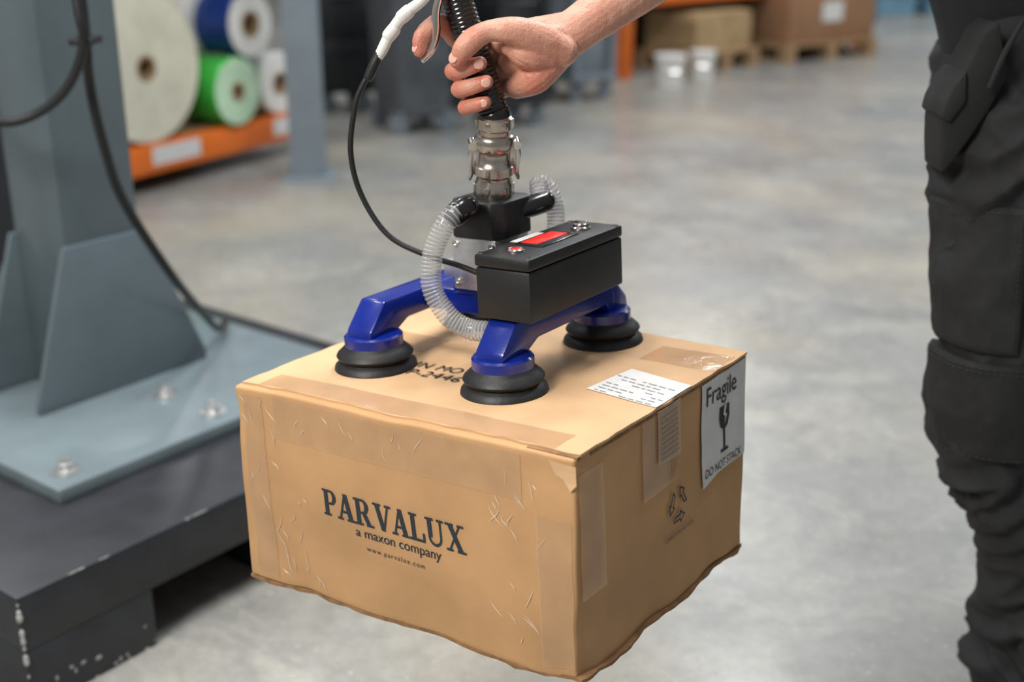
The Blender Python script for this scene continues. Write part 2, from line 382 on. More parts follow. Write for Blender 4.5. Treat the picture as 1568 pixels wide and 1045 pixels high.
cobj('packing_tape',join(strip_front(-.43,-.066,-.058,-.006),strip_front(-.486,-.448,-.25,-.008,.0007),strip_front(-.05,-.006,-.25,-.07),
    strip_side(.13,.213,-.100,-.006,.0015),strip_side(.006,.05,-.16,-.02),strip_top(-.46,-.03,.0115,.05),strip_top(-.1,.0,.30,.36),strip_top(-.48,-.36,.2,.26)),TAPE,smooth=False)
wr_=[]
for (cx_,cw_,n_,sx_,sw_) in ((-.46,-.06,12,.03,.09),(-.41,-.17,8,.03,.04),(-.07,-.07,13,.035,.035),(-.40,-.23,8,.04,.02),(-.09,-.2,7,.03,.04),(-.25,-.03,9,.15,.02)):
    for i in range(n_):
        x=cx_+random.uniform(-sx_,sx_);w_=max(-.24,min(-.008,cw_+random.uniform(-sw_,sw_)));a=rad(random.choice([120,135,60,100])+random.uniform(-12,12));L_=random.uniform(.008,.032)
        d=Vector((math.cos(a),0,math.sin(a)))*L_
        p0=Vector((x,-.0012,min(-.008-L_*.5,w_)));q=[p0-d*.5,p0+Vector((random.uniform(-.003,.003),0,0)),p0+d*.5]
        wr_.append(tube(q,[.0001,.00055,.0001],n=6,sub=4))
cobj('tape_wrinkles',join(*wr_),mat('tape_crease',(.88,.76,.62),.12,alpha=.6,coat=1))

# ------------------------------------------------------------ vacuum lifter
lift=empty('vacuum_lifter')
PX=[-.379,-.181];PV=[.132,.350]
hs=.80
padprof=[(.001,.005),(.040,.004),(.0505,-.002),(.052,-.001),(.0505,.006),(.045,.0115),(.0425,.0145),(.0465,.0175),(.0480,.0215),(.0465,.0250),(.041,.031),(.0385,.034),(.036,.038),(.001,.038)]
padprof=[(r,z*hs) for r,z in padprof]
hub=[(.001,.034),(.0345,.034),(.0365,.036),(.0365,.051),(.034,.054),(.020,.055),(.001,.055)]
hub=[(r,z*hs) for r,z in hub]
k=0
for x in PX:
    for v in PV:
        k+=1
        T=M@Matrix.Translation((x,v,.0026))
        obj(f'suction_pad_{k}',xf(lathe(padprof,56),T),RUB,lift)
        obj(f'pad_hub_{k}',xf(lathe(hub,48),T),BLUE,lift,ang=30)
armp=[(.104,.042),(.106,.054),(.136,.087),(.350,.087),(.379,.058),(.382,.042),(.336,.042),(.330,.056),(.178,.056),(.150,.042)]
for i,x in enumerate(PX):
    obj(f'arm_{i+1}',xf(prism(armp,x-.020,x+.020,'yz',.0035),M),BLUE,lift,ang=30)
obj('cross_beam',xf(join(box(PX[0]+.015,PX[1]-.015,.222,.272,.056,.086,.003),box(-.315,-.245,.215,.28,.084,.094,.002)),M),BLUE,lift,ang=30)
cb=join(box(-.209,-.134,.126,.326,.0885,.148,.003),box(-.2097,-.1333,.1253,.3267,.1483,.163,.0035))
obj('control_box',xf(cb,M),ABS,lift,ang=30)
Z=Matrix.Translation((.006,-.002,-.0130))
scr=[]
for x in (-.210,-.145):
    for v in (.135,.320): scr.append(xf(lathe([(.0036,.1755),(.0036,.1768),(.0015,.1768),(.0015,.1762)],16),M@Z@Matrix.Translation((x,v,0))))
obj('lid_screws',join(*scr),CHR,lift)
obj('display_bezel',xf(box(-.200,-.160,.185,.262,.1755,.1775,.001),M@Z),ABS2,lift,ang=30)
obj('led_display',xf(box(-.195,-.172,.192,.255,.1772,.1782,.0004),M@Z),RED,lift,ang=30)
obj('display_label',xf(box(-.2125,-.2015,.195,.25,.1758,.1765),M@Z),LABEL,lift,smooth=False)
ring=[(.0075,.1755),(.0105,.1755),(.0105,.1785),(.0085,.1797),(.0072,.1790),(.0072,.1762)]
T=M@Z@Matrix.Translation((-.178,.157,0))
obj('push_button_bezel',xf(lathe(ring,32,True),T),CHR,lift)
obj('push_button',xf(lathe([(.0073,.176),(.0073,.1795),(.005,.1803),(.001,.1803)],24),T),REDB,lift)
T=M@Z@Matrix.Translation((-.176,.292,0))
obj('selector_knob',xf(join(lathe([(.0125,.1755),(.0125,.1775),(.0105,.179),(.0105,.182),(.009,.183),(.001,.183)],32),box(-.009,.009,-.002,.002,.182,.185,.0008)),T),CHR,lift,ang=30)
obj('valve_block',xf(join(box(-.307,-.240,.208,.278,.092,.158,.002),box(-.337,-.302,.225,.255,.100,.122,.003),box(-.29,-.25,.2045,.211,.104,.146,.001)),M),ALU,lift,ang=30)
obj('valve_bolts',xf(join(*[xf(lathe([(.004,0),(.004,.003),(.002,.003),(.002,.001)],16),Matrix.Translation((x,.2080,w))@Matrix.Rotation(rad(90),4,'X')) for x in (-.300,-.245) for w in (.102,.150)]),M),CHR,lift)
mp=[(-.312,.222),(-.300,.204),(-.243,.204),(-.230,.218),(-.230,.270),(-.243,.284),(-.300,.284),(-.312,.272)]
obj('manifold',xf(prism(mp,.158,.203,'xy',.003),M),ABS,lift,ang=30)
HB=Vector((-.0205,1.456,1.004));HT=Vector((-.0633,1.462,1.137));HA=(HT-HB).normalized()
MB=Lc(-.266,.245,.202)
ca=(HB-MB).normalized();cl=(HB-MB).length
s=cl/.092
cam_prof=[(.001,0),(.0225,0),(.0235,.003),(.0235,.018),(.0215,.021),(.0215,.026),(.0245,.029),(.0245,.038),(.0205,.041),(.0190,.046),(.0190,.052),(.0225,.055),(.0245,.058),(.0245,.068),(.0225,.071),(.0190,.073),(.0190,.077),(.0215,.079),(.0215,.090),(.017,.094),(.001,.094)]
obj('camlock_coupling',xf(lathe([(r,z*s) for r,z in cam_prof],40),axis_mat(MB,ca)),BRS,lift,ang=35)
T=axis_mat(MB,ca)
hexn=[]
for z0,z1,r in ((.003,.017,.0252),(.079,.088,.0235)):
    hexn.append(xf(prism([(r*math.cos(rad(60*k)),r*math.sin(rad(60*k))) for k in range(6)],z0*s,z1*s,'xy',.001),T))
obj('hex_nuts',join(*hexn),BRS,lift,ang=30)
ears=[]
for sg in (-1,1):
    ears.append(xf(box(sg*.022-.004,sg*.022+.004,-.006,.006,.028*s,.066*s,.002),T))
    ears.append(xf(tube([(sg*.0265,0,.062*s),(sg*.0285,0,.048*s),(sg*.0275,0,.030*s),(sg*.0295,0,.022*s)],[.0032,.0038,.0032,.002],n=10),T))
    ears.append(xf(lathe([(.0055,-.009),(.0055,.009)],16),T@Matrix.Translation((sg*.0265,0,.061*s))@Matrix.Rotation(rad(90),4,'X')))
obj('camlock_levers',join(*ears),CHR,lift,ang=35)
prof=[(.001,-.006),(.0185,-.006),(.0195,-.003),(.0195,.004)]
z=.006
while z<.235:
    prof+=[(.0172,z),(.0182,z+.0012),(.0182,z+.0030),(.0172,z+.0042)];z+=.0052
prof+=[(.0165,z),(.001,z)]
obj('handle_grip',xf(lathe(prof,36),axis_mat(HB,HA)),ABS2,lift,ang=50)
top=HB+HA*.232
obj('lift_tube',tube([top,top+HA*.06,Vector((-.13,1.52,1.55)),Vector((-.16,1.60,2.1)),Vector((-.18,1.62,2.7))],[.0165,.022,.03,.03,.03],n=20),ABS,lift)
obj('trigger_mount',xf(box(-.019,.019,-.019,.019,.150,.19,.004),axis_mat(HB,HA)),ABS,lift,ang=30)
obj('trigger_lever',tube([(-.068,1.445,1.165),(-.078,1.440,1.150),(-.086,1.438,1.125),(-.0865,1.438,1.100),(-.092,1.438,1.082),(-.102,1.438,1.070)],[.004,.0045,.005,.005,.0045,.003],n=12,flat=((0,1,0),1.6)),CHR,lift)
obj('cable_sleeve',tube([(-.155,1.43,1.071),(-.148,1.43,1.082),(-.137,1.43,1.102),(-.121,1.43,1.122),(-.100,1.432,1.138),(-.074,1.44,1.168)],[.0048,.0062,.0064,.0066,.0060,.005],n=12),WHT,lift)
obj('cable_clips',join(tube([(-.1395,1.43,1.0985),(-.134,1.43,1.105)],[.0078,.0078],n=12,spline=False),tube([(-.124,1.43,1.119),(-.117,1.43,1.125)],[.0078,.0078],n=12,spline=False)),WHT,lift)
obj('cable_gland',tube([(-.1645,1.43,1.052),(-.158,1.43,1.065),(-.152,1.43,1.077)],[.0055,.0062,.0055],n=12),ABS,lift)
obj('control_cable',tube([(-.158,1.43,1.063),(-.172,1.43,1.042),(-.1815,1.43,1.018),(-.189,1.43,.966),(-.179,1.43,.915),(-.148,1.42,.868),(-.103,1.41,.846),(-.060,1.405,.833),(-.018,1.395,.818)],.0034,n=10),ABS,lift)
h1=[(-.055,1.405,.904),(-.068,1.392,.899),(-.0800,1.385,.886),(-.0925,1.380,.855),(-.0935,1.375,.815),(-.0740,1.367,.783),(-.0500,1.360,.770),(-.026,1.350,.770)]
obj('hose_elbow_1',tube([Lc(-.272,.235,.183),Lc(-.30,.215,.186),Vector((-.0520,1.409,.905)),Vector((-.0650,1.396,.899))],[.012,.0135,.0135,.0145],n=18),ABS2,lift)
obj('clear_hose_1',tube(h1,.0122,n=20,round_ends=False),HOSE,lift)
obj('hose_spiral_1',spiral(h1,.0120,.0010,.0045),HOSER,lift)
q0=Lc(-.239,.262,.185)
h2=[q0+Vector((.026,.018,.006)),(.034,1.505,.911),(.047,1.505,.901),(.0545,1.502,.876),(.054,1.495,.837),(.045,1.48,.80)]
obj('hose_elbow_2',tube([q0,q0+Vector((.014,.010,.003)),q0+Vector((.03,.021,.006))],[.012,.0135,.0135],n=18),ABS2,lift)
obj('clear_hose_2',tube(h2,.0116,n=20,round_ends=False),HOSE,lift)
obj('hose_spiral_2',spiral(h2,.0114,.0010,.0045),HOSER,lift)

# ------------------------------------------------------------ worker : right hand & forearm
man=empty('worker')
O=Vector((-.0333,1.45,1.0628))
Ax=HA.copy();Q0=HB+HA*((O.z-HB.z)/HA.z)
Rt=Vector((1,0,0));Rt=(Rt-Ax*Rt.dot(Ax)).normalized();Bk=Ax.cross(Rt).normalized()
if Bk.y<0:Bk=-Bk
def pol(s,phi,R):
    a=rad(phi);return Q0+Ax*(s*.001)+(Rt*math.cos(a)-Bk*math.sin(a))*(R*.001)
def hm(x,y,z):return O+Vector((x,y,z))*.001
parts=[];nails=[];creases=[];flush=[]
def nail(c,t,side_,n,a,b):
    nails.append(ellipsoid(c,(a,b,.0014),Matrix((t,side_,n)).transposed(),16))
ph=[325,285,248,224,192,162,146,116,88]
for s0,kk,rt in ((2,1.05,82),(-20,1.02,80),(-41.5,.90,98)):
    Rs=[40,36,32.5,34,28,31,30,26.8,26]
    phs=ph[:-1]+[rt]
    rs=[11.4,10.4,10.0,10.9,9.3,10.1,9.9,9.3,7.8]
    sl=[2,1,0,0,0,0,0,0,0]
    pts=[pol(s0+ds,p,R) for p,R,ds in zip(phs,Rs,sl)]
    parts.append(tube(pts,[r*kk*.001 for r in rs],n=16,sub=6))
    for ph_ in (226,221,157,151,146,):
        a=rad(ph_);radial=(Rt*math.cos(a)-Bk*math.sin(a));tang=Ax.cross(radial).normalized()
        creases.append((pol(s0,ph_,36),tang,.0125,.0008 if ph_ in(151,226) else .0005))
    flush.append((pol(s0,150,38),.012,.55));flush.append((pol(s0,rt+6,31),.012,.75))
    rr=26+7.4*kk
    c=pol(s0,rt+4,rr);a=rad(rt+4);radial=(Rt*math.cos(a)-Bk*math.sin(a));tang=Ax.cross(radial).normalized()
    nail(c,tang,Ax,radial,.0058*kk,.0053*kk)
idx=[pol(23,325,40),pol(25,285,37),pol(26,250,37),hm(-47,14,45),hm(-60,2,44),hm(-70,-8,33),hm(-73,-12,18)]
parts.append(tube(idx,[.0118,.0112,.0108,.0113,.0096,.0098,.0076],n=16,sub=6))
d=(idx[-1]-idx[-2]).normalized();nr=Vector((-.75,-.6,-.1));nr=(nr-d*nr.dot(d)).normalized()
nail(idx[-1]+nr*.0068-d*.002,d,-nr.cross(d),nr,.0058,.0052)
flush+=[(idx[-1],.014,.7),(idx[3],.014,.5),(idx[5],.010,.4)]
d2=(idx[5]-idx[4]).normalized()
for o in (-.002,0,.002): creases.append((idx[4]*.4+idx[5]*.6+d2*o+Vector((-.006,-.006,.004)),d2,.012,.0006))
th=[hm(92,0,16),hm(68,-8,26),hm(46,-19,37),hm(27,-26,42),hm(8,-26,41),hm(-8,-27,34),hm(-20,-28,23),hm(-29,-26,9)]
parts.append(tube(th,[.018,.0205,.0185,.0150,.0122,.0134,.0128,.0096],n=20,sub=6))
d=(th[-1]-th[-2]).normalized();nr=Vector((-.62,-.72,.25));nr=(nr-d*nr.dot(d)).normalized()
nail(th[-1]+nr*.0086-d*.002,d,-nr.cross(d),nr,.0075,.0066)
d2=(th[5]-th[4]).normalized()
for o,dp in ((-.004,.0005),(-.0015,.0008),(.001,.0007),(.0035,.0005)): creases.append((th[5]+d2*o+Vector((-.004,-.010,.006)),d2,.014,dp))
flush+=[(th[5]+Vector((-.004,-.010,.008)),.014,.5),(th[-1]+Vector((0,-.006,-.004)),.013,.7),(hm(62,-14,-2),.022,.5),(hm(58,-10,-32),.018,.45),(hm(30,-30,45),.012,.35)]
wr=hm(98,22,31)
wdir=Vector((.80,.36,.50)).normalized()
for s0,r0,off in ((23,.0125,(0,4,12)),(2,.013,(0,6,4)),(-20,.013,(0,4,-5)),(-39,.0125,(-2,0,-12))):
    a=pol(s0,325,41);b=wr+Vector(off)*.001
    m=(a+b)/2+Vector((0,.003,0))
    parts.append(tube([a,m,b],[r0,r0*1.12,r0*1.25],n=16,sub=6))
parts.append(tube([pol(-40,334,38),hm(60,2,-14),hm(88,12,12)],[.014,.0195,.019],n=16,sub=6))
parts.append(tube([pol(-10,338,38),hm(60,4,8),hm(88,14,22)],[.014,.018,.02],n=16,sub=6))
parts.append(tube([pol(14,340,36),hm(52,0,26),hm(80,8,28)],[.014,.018,.02],n=16,sub=6))
parts.append(tube([hm(30,-14,22),hm(50,-12,14),hm(74,-2,10)],[.010,.018,.018],n=16,sub=6))
el=Vector((.285,1.605,1.235))
parts.append(tube([hm(84,14,24),wr,wr+wdir*.035,wr.lerp(el,.45),wr.lerp(el,.75),el],[.0245,.0262,.0275,.036,.043,.041],n=24,sub=8,flat=((.1,1,-.2),.82)))
for o in ((0,-18,6),(0,-20,-3)):
    a=wr+Vector(o)*.001+wdir*-.012
    parts.append(tube([a,a+wdir*.05+Vector((0,.001,0)),a+wdir*.10+Vector((0,.004,0))],[.0035,.0042,.003],n=8,sub=6))
creases.append((wr+Vector((0,-.02,0))-wdir*.006,wdir,.028,.0009));creases.append((wr+Vector((0,-.02,0))-wdir*.011,wdir,.028,.0006))
creases.append((hm(50,-26,2),Vector((.55,0,.83)).normalized(),.022,.0009))
hv,hf,hn=remesh(join(*parts),.0012,2,.5)
out=[];fl=[]
for p,n in zip(hv,hn):
    dd=noise.noise(p*60)*.0006+noise.noise(p*160)*.00025
    for c,d,R,dp in creases:
        r=p-c
        l2=r.length_squared
        if l2<R*R:
            t=r.dot(d);dd-=dp*math.exp(-(t/.0010)**2)*(1-l2/(R*R))
    f=.12+.25*max(0,noise.noise(p*45))
    for c,R,w in flush:
        l=(p-c).length/R
        if l<2: f+=w*math.exp(-l*l)
    fl.append(min(1,f));out.append(p+n*dd)
ho=obj('right_hand',(out,hf),SKIN,man,ang=180)
at=ho.data.attributes.new('flush','FLOAT','POINT')
if len(at.data)==len(fl): at.data.foreach_set('value',fl)
obj('fingernails',join(*nails),NAIL,man)

# ------------------------------------------------------------ worker body
legL=[(.70,1.70,1.02),(.675,1.66,.93),(.680,1.65,.78),(.688,1.645,.66),(.685,1.645,.56),(.702,1.65,.49),(.752,1.655,.40),(.786,1.66,.31),(.792,1.66,.22),(.80,1.67,.10)]
rL=[.10,.098,.091,.083,.080,.077,.072,.068,.064,.072]
legR=[(.73,1.86,1.02),(.77,1.89,.93),(.83,1.93,.78),(.88,1.95,.66),(.92,1.97,.545),(.96,1.98,.46),(1.0,1.99,.38),(1.05,2.0,.29),(1.09,2.0,.19),(1.10,2.0,.10)]
tr=join(tube(legL,rL,n=24,sub=6),tube(legR,rL,n=24,sub=6),tube([(.73,1.70,1.0),(.73,1.78,1.0),(.74,1.86,1.0)],[.115,.12,.115],n=20),tube([(.735,1.78,.98),(.73,1.78,1.10)],[.15,.14],n=24,flat=((1,0,0),.75),spline=False))
v,f,nn=remesh(tr,.005,5,.5)
out=[]
for p,n in zip(v,nn):
    z=p.z
    amp=.009+.018*math.exp(-((z-.43)/.07)**2)+.024*math.exp(-((z-.15)/.11)**2)+.010*math.exp(-((z-.88)/.12)**2)
    q=Vector((p.x*5+z*4,p.y*5,z*17-p.x*16))
    r=1-abs(noise.noise(q))*2.4
    q2=Vector((p.x*12,p.y*12,z*30+p.x*24))
    r2=1-abs(noise.noise(q2))*2.4
    out.append(p+n*(amp*(r*.8-.4)+.45*amp*(r2*.7-.35)))
obj('trousers',(out,f),CLOTH,man,ang=180)
def leg_at(z):
    for i in range(len(legL)-1):
        a,b=Vector(legL[i]),Vector(legL[i+1])
        if a.z>=z>=b.z:
            t=(a.z-z)/(a.z-b.z);return a.lerp(b,t),rL[i]*(1-t)+rL[i+1]*t
    return Vector(legL[-1]),rL[-1]
def surf(a,z,off):
    c,r=leg_at(z);rr=r+off+.004*noise.noise(Vector((a*3,z*18,1)))+.002*noise.noise(Vector((a*8,z*45,4)))
    return Vector((c.x+rr*math.cos(a),c.y+rr*math.sin(a),z))
def patch(z0,z1,a0,a1,off,nz=30,na=36):
    V=[];F=[]
    for s in (0,1):
        for i in range(nz+1):
            z=z0+(z1-z0)*i/nz
            for j in range(na+1):
                a=rad(a0+(a1-a0)*j/na);e=1 if 0<i<nz and 0<j<na else .5
                V.append(surf(a,z,off*e if s==0 else -.014))
    n=(nz+1)*(na+1)
    def d(s,i,j):return s*n+i*(na+1)+j
    for i in range(nz):
        for j in range(na):
            F.append((d(0,i,j),d(0,i+1,j),d(0,i+1,j+1),d(0,i,j+1)));F.append((d(1,i,j),d(1,i,j+1),d(1,i+1,j+1),d(1,i+1,j)))
    for i in range(nz):
        F.append((d(0,i,0),d(1,i,0),d(1,i+1,0),d(0,i+1,0)));F.append((d(0,i,na),d(0,i+1,na),d(1,i+1,na),d(1,i,na)))
    for j in range(na):
        F.append((d(0,0,j),d(0,0,j+1),d(1,0,j+1),d(1,0,j)));F.append((d(0,nz,j),d(1,nz,j),d(1,nz,j+1),d(0,nz,j+1)))
    return V,F
obj('knee_pad_pocket',patch(.645,.495,160,310,.007),CLOTH2,man,ang=70)
obj('thigh_panel',patch(.865,.66,172,268,.007),CLOTH,man,ang=70)
st_=[]
def seam(z0,z1,a0,a1,off,n=46):
    pts=[surf(rad(a0+(a1-a0)*k/n),z0+(z1-z0)*k/n,off) for k in range(n+1)]
    for k in range(0,n,2): st_.append(tube([pts[k],pts[k+1]],.0007,n=5,spline=False))
seam(.639,.639,165,305,.0078);seam(.633,.633,165,305,.0078);seam(.501,.501,165,305,.0078);seam(.858,.858,178,262,.0078);seam(.85,.67,262,262,.0078)
obj('seam_stitching',join(*st_),SEAM,man)
hp=[(.600,1.10),(.583,1.086),(.566,1.045),(.556,1.018),(.546,.992),(.541,.975),(.544,.94),(.549,.905),(.560,.915),(.578,.945),(.600,.985),(.62,1.03)]
hp=[(a+.012,b) for a,b in hp]
hg=prism(hp,1.585,1.66,'xz',.006)
obj('holster_pocket',hg,CLOTH2,man,ang=40)
obj('holster_flap',prism([(a+.010,b) for a,b in [(.566,1.040),(.553,1.022),(.543,.998),(.540,.980),(.552,.972),(.570,1.0)]],1.579,1.666,'xz',.004),CLOTH,man,ang=40)
obj('hip_seam',tube([(.640,1.585,1.10),(.618,1.575,1.06),(.604,1.572,1.02)],.004,n=8),CLOTH2,man)
boots=[]
for (x,y,a) in ((.80,1.67,255),(1.11,2.0,190)):
    d=Vector((math.cos(rad(a)),math.sin(rad(a)),0));c=Vector((x,y,0))
    boots.append(tube([c-d*.05+Vector((0,0,.045)),c+Vector((0,0,.048)),c+d*.07+Vector((0,0,.042)),c+d*.15+Vector((0,0,.034)),c+d*.185+Vector((0,0,.028))],[.042,.046,.046,.04,.026],n=18,flat=((0,0,1),.85)))
    boots.append(tube([(x,y,.16),(x,y,.06)],[.05,.05],n=16,spline=False))
b=remesh(join(*boots),.006,3);obj('boots',([Vector((p.x,p.y,max(.001,p.z))) for p in b[0]],b[1]),BOOT,man,ang=180)
LS=Vector((.62,1.575,1.43));RS=Vector((.45,1.83,1.43));CH=Vector((.57,1.71,1.36))
torso=join(tube([(.735,1.78,1.09),(.70,1.76,1.16),(.64,1.735,1.27),CH,(.545,1.705,1.44)],[.15,.145,.15,.155,.11],n=28,flat=((1,.4,0),.75)),
    tube([LS,(.54,1.70,1.46),RS],[.068,.08,.068],n=20),
    tube([(.53,1.695,1.45),(.515,1.685,1.52)],[.07,.058],n=16,spline=False),
    tube([RS,RS.lerp(el,.5),el+Vector((.015,.02,.018))],[.066,.056,.05],n=20),
    tube([LS,(.74,1.56,1.33),(.86,1.60,1.19)],[.066,.058,.05],n=20))
t=remesh(torso,.008,5);obj('shirt',([p+n*.006*(noise.noise(p*9)) for p,n in zip(t[0],t[2])],t[1]),SHIRT,man,ang=180)
la=join(tube([(.85,1.60,1.20),(.91,1.68,1.12),(.93,1.78,1.08)],[.042,.034,.027],n=18),tube([(.93,1.78,1.08),(.92,1.83,1.07)],[.03,.032],n=16,spline=False,flat=((1,0,0),.6)),
   *[tube([(.925,1.83,1.07+dz),(.90,1.87,1.065+dz),(.875,1.885,1.06+dz)],[.010,.009,.008],n=10) for dz in (.028,.010,-.010,-.028)],tube([(.925,1.80,1.10),(.90,1.82,1.125),(.88,1.84,1.13)],[.013,.011,.009],n=10))
l=remesh(la,.003,3);obj('left_hand',(l[0],l[1]),SKIN,man,ang=180)
hc=Vector((.475,1.665,1.645));Rh=Euler((0,rad(-14),rad(28))).to_matrix()
def hd(x,y,z):return hc+Rh@Vector((x,y,z))
head=join(ellipsoid(hc+Rh@Vector((.012,0,.02)),(.098,.078,.105),Rh),ellipsoid(hd(-.03,0,-.05),(.065,.056,.068),Rh),tube([hd(.035,0,-.04),hd(.045,0,-.15)],[.056,.058],n=18,spline=False),
   tube([hd(-.088,0,.02),hd(-.108,0,-.018),hd(-.098,0,-.03)],[.008,.014,.010],n=10),tube([hd(-.085,.03,.03),hd(-.09,0,.035),hd(-.085,-.03,.03)],.010,n=8),
   ellipsoid(hd(-.082,0,-.062),(.016,.026,.008),Rh),ellipsoid(hd(-.08,0,-.095),(.022,.026,.02),Rh),
   ellipsoid(hd(.02,.078,-.005),(.016,.010,.03),Rh),ellipsoid(hd(.02,-.078,-.005),(.016,.010,.03),Rh))
h=remesh(head,.004,4);obj('head',(h[0],h[1]),SKIN,man,ang=180)
obj('eyes',join(*[ellipsoid(hd(-.078,sy*.031,.008),(.012,.014,.009),Rh) for sy in (-1,1)]),mat('eye_white',(.8,.8,.8),.2),man)
hr=remesh(join(ellipsoid(hd(.028,0,.045),(.098,.084,.095),Rh),ellipsoid(hd(-.035,0,.095),(.055,.065,.035),Rh),ellipsoid(hd(.06,0,-.01),(.06,.072,.07),Rh)),.005,3)
obj('hair',([p+n*.004*noise.noise(p*60) for p,n in zip(hr[0],hr[2])],hr[1]),HAIR,man,ang=180)

# ------------------------------------------------------------ steel column stand at left
st=empty('steel_column_stand')
a0=math.atan2(.792,.61)
Bf=Matrix.Translation((-.815,1.987,0))@Matrix.Rotation(a0,4,'Z')
cn=Bf.inverted()@Vector((-.7755,1.670,0))
x0,y0=cn.x,cn.y
X1=x0+1.13;Y1=1.15
db=join(box(x0,X1,y0,Y1,.112,.212,.004),box(x0,x0+.245,y0,Y1,.0,.114,.004),box(x0+.52,x0+.62,y0,Y1,0,.114,.004),box(X1-.22,X1,y0,Y1,0,.114,.004))
obj('ballast_base',xf(db,Bf),DARK,st,ang=30)
sc=[]
for i in range(46):
    if i<20:
        z=random.uniform(.01,.2);r=random.uniform(.002,.009)
        sc.append(ellipsoid((x0+.001,y0+.001,z),(r*.6,r*.6,r),None,8))
    elif i<32:
        sc.append(ellipsoid((x0+random.uniform(0,.9),y0+.0008,.2115),(random.uniform(.003,.012),.0012,.0012),None,8))
    else:
        sc.append(ellipsoid((x0+random.uniform(.0,.24),y0+.0003,random.uniform(.0,.05)),(random.uniform(.002,.008),.0008,random.uniform(.002,.006)),None,8))
obj('paint_chips',xf(join(*sc),Bf),SCUF,st)
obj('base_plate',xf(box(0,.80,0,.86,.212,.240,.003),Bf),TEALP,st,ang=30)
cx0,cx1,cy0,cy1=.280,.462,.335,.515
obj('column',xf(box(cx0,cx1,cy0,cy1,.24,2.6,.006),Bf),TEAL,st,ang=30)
def gp(a,b):return [(a,.24),(b,.24),(b,.262),(cx1+.008,.575),(cx0-.008,.575),(a,.262)]
gus=join(prism(gp(.17,.60),cy0-.012,cy0+.001,'xz',.0015),prism(gp(.17,.60),cy1-.001,cy1+.012,'xz',.0015),
         prism([(cy1,.24),(cy1+.26,.24),(cy1+.26,.262),(cy1,.575)],cx0+.0,cx0+.012,'yz',.0015),
         prism([(cy1,.24),(cy1+.26,.24),(cy1+.26,.262),(cy1,.575)],cx1-.012,cx1,'yz',.0015))
obj('gussets',xf(gus,Bf),TEAL,st,ang=30)
nt=[]
for x,y in ((.055,.06),(.40,.06),(.74,.06),(.055,.5),(.055,.80),(.40,.80),(.74,.80),(.40,.215)):
    nt.append(xf(join(lathe([(.027,.240),(.027,.244),(.012,.244)],24),prism([(.017*math.cos(rad(60*k)),.017*math.sin(rad(60*k))) for k in range(6)],.244,.258,'xy',.001),lathe([(.009,.256),(.009,.266),(.001,.267)],16)),Matrix.Translation((x,y,0))))
obj('anchor_bolts',xf(join(*nt),Bf),ALU,st,ang=30)
obj('hanging_cable',tube([(-.80,2.33,1.5),(-.778,2.30,1.069),(-.784,2.31,.917),(-.776,2.33,.79),(-.757,2.35,.683),(-.700,2.42,.515),(-.690,2.58,.385),(-.695,2.74,.285),(-.71,2.88,.252)],.0095,n=10),ABS,st)
obj('looped_cable',tube([(-.79,2.30,1.35),(-.769,2.25,1.073),(-.766,2.25,1.0),(-.802,2.25,.924),(-.862,2.25,.875),(-.936,2.25,.857),(-1.04,2.30,.88),(-1.2,2.5,1.1)],.009,n=10),ABS,st)
obj('cable_clips',join(*[xf(box(-.022,.022,-.03,.03,-.006,.006,.002),Matrix.Translation(p)) for p in ((-.772,2.28,1.00),)]),ABS,st,ang=30)

# ------------------------------------------------------------ background racking and goods
def roll(name,c,ax,R,r,L,msid,mface,mcore):
    e=empty(name);T=axis_mat(c,ax)
    obj('film',xf(lathe([(R,-L),(R,-.004),(R-.004,0),(r+.01,0),(r+.01,-L)],56,True),T),msid,e,ang=30)
    obj('end_face',xf(lathe([(R-.006,.0),(R-.006,.002),(r+.012,.002),(r+.012,.0)],56,True),T),mface,e,ang=30)
    obj('core',xf(lathe([(r+.011,-L),(r+.011,.006),(r,.006),(r,-L)],32,True),T),mcore,e,ang=30)
    obj('core_inside',xf(lathe([(r+.001,-.12),(r+.001,-.118)],24),T),GDK,e,ang=30)
AXR=(.87,-.49,0)
roll('film_roll',(-1.58,5.39,.541),AXR,.325,.045,.36,CREAMS,CREAM,CORE)
roll('film_roll',(-1.29,5.84,.374),AXR,.158,.035,.26,GRN,mat('pale_green_face',(.50,.70,.50),.5,var=.1,scale=10),CORE)
roll('film_roll',(-1.235,5.96,.672),AXR,.155,.050,.30,NAVY,WHR,CORE)
roll('film_roll',(-1.15,6.17,.366),AXR,.150,.045,.26,WHR,WHR,CORE)
roll('film_roll',(-1.45,6.00,.69),AXR,.150,.045,.30,WHR,mat('grey_face',(.5,.5,.5),.5),CORE)
rk=empty('pallet_rack')
bd=Vector((.49,.87,0)).normalized();Rb=Matrix.Translation((-1.68,5.27,0))@Matrix.Rotation(math.atan2(bd.y,bd.x),4,'Z')
RL=-.80
obj('front_beam',xf(join(box(RL,1.18,-.04,.02,.085,.215,.004),box(RL,1.18,.75,.80,.085,.215,.004)),Rb),ORG,rk,ang=30)
obj('shelf_deck',xf(box(RL,1.18,.02,.75,.19,.214),Rb),WOOD,rk,smooth=False)
obj('upper_beam',xf(join(box(RL,1.18,-.04,.02,1.6,1.72,.004),box(RL,1.18,.75,.80,1.6,1.72,.004),box(RL,1.18,0,.75,1.70,1.72)),Rb),ORG,rk,ang=30)
obj('uprights',xf(join(*[box(x-.045,x+.045,y,y+.07,0,2.8,.004) for x in (RL,1.2) for y in (-.04,.74)]),Rb),POST,rk,ang=30)
obj('back_mesh_panel',xf(join(box(RL+.05,1.15,.80,.815,.0,1.6)),Rb),GDK,rk,smooth=False)
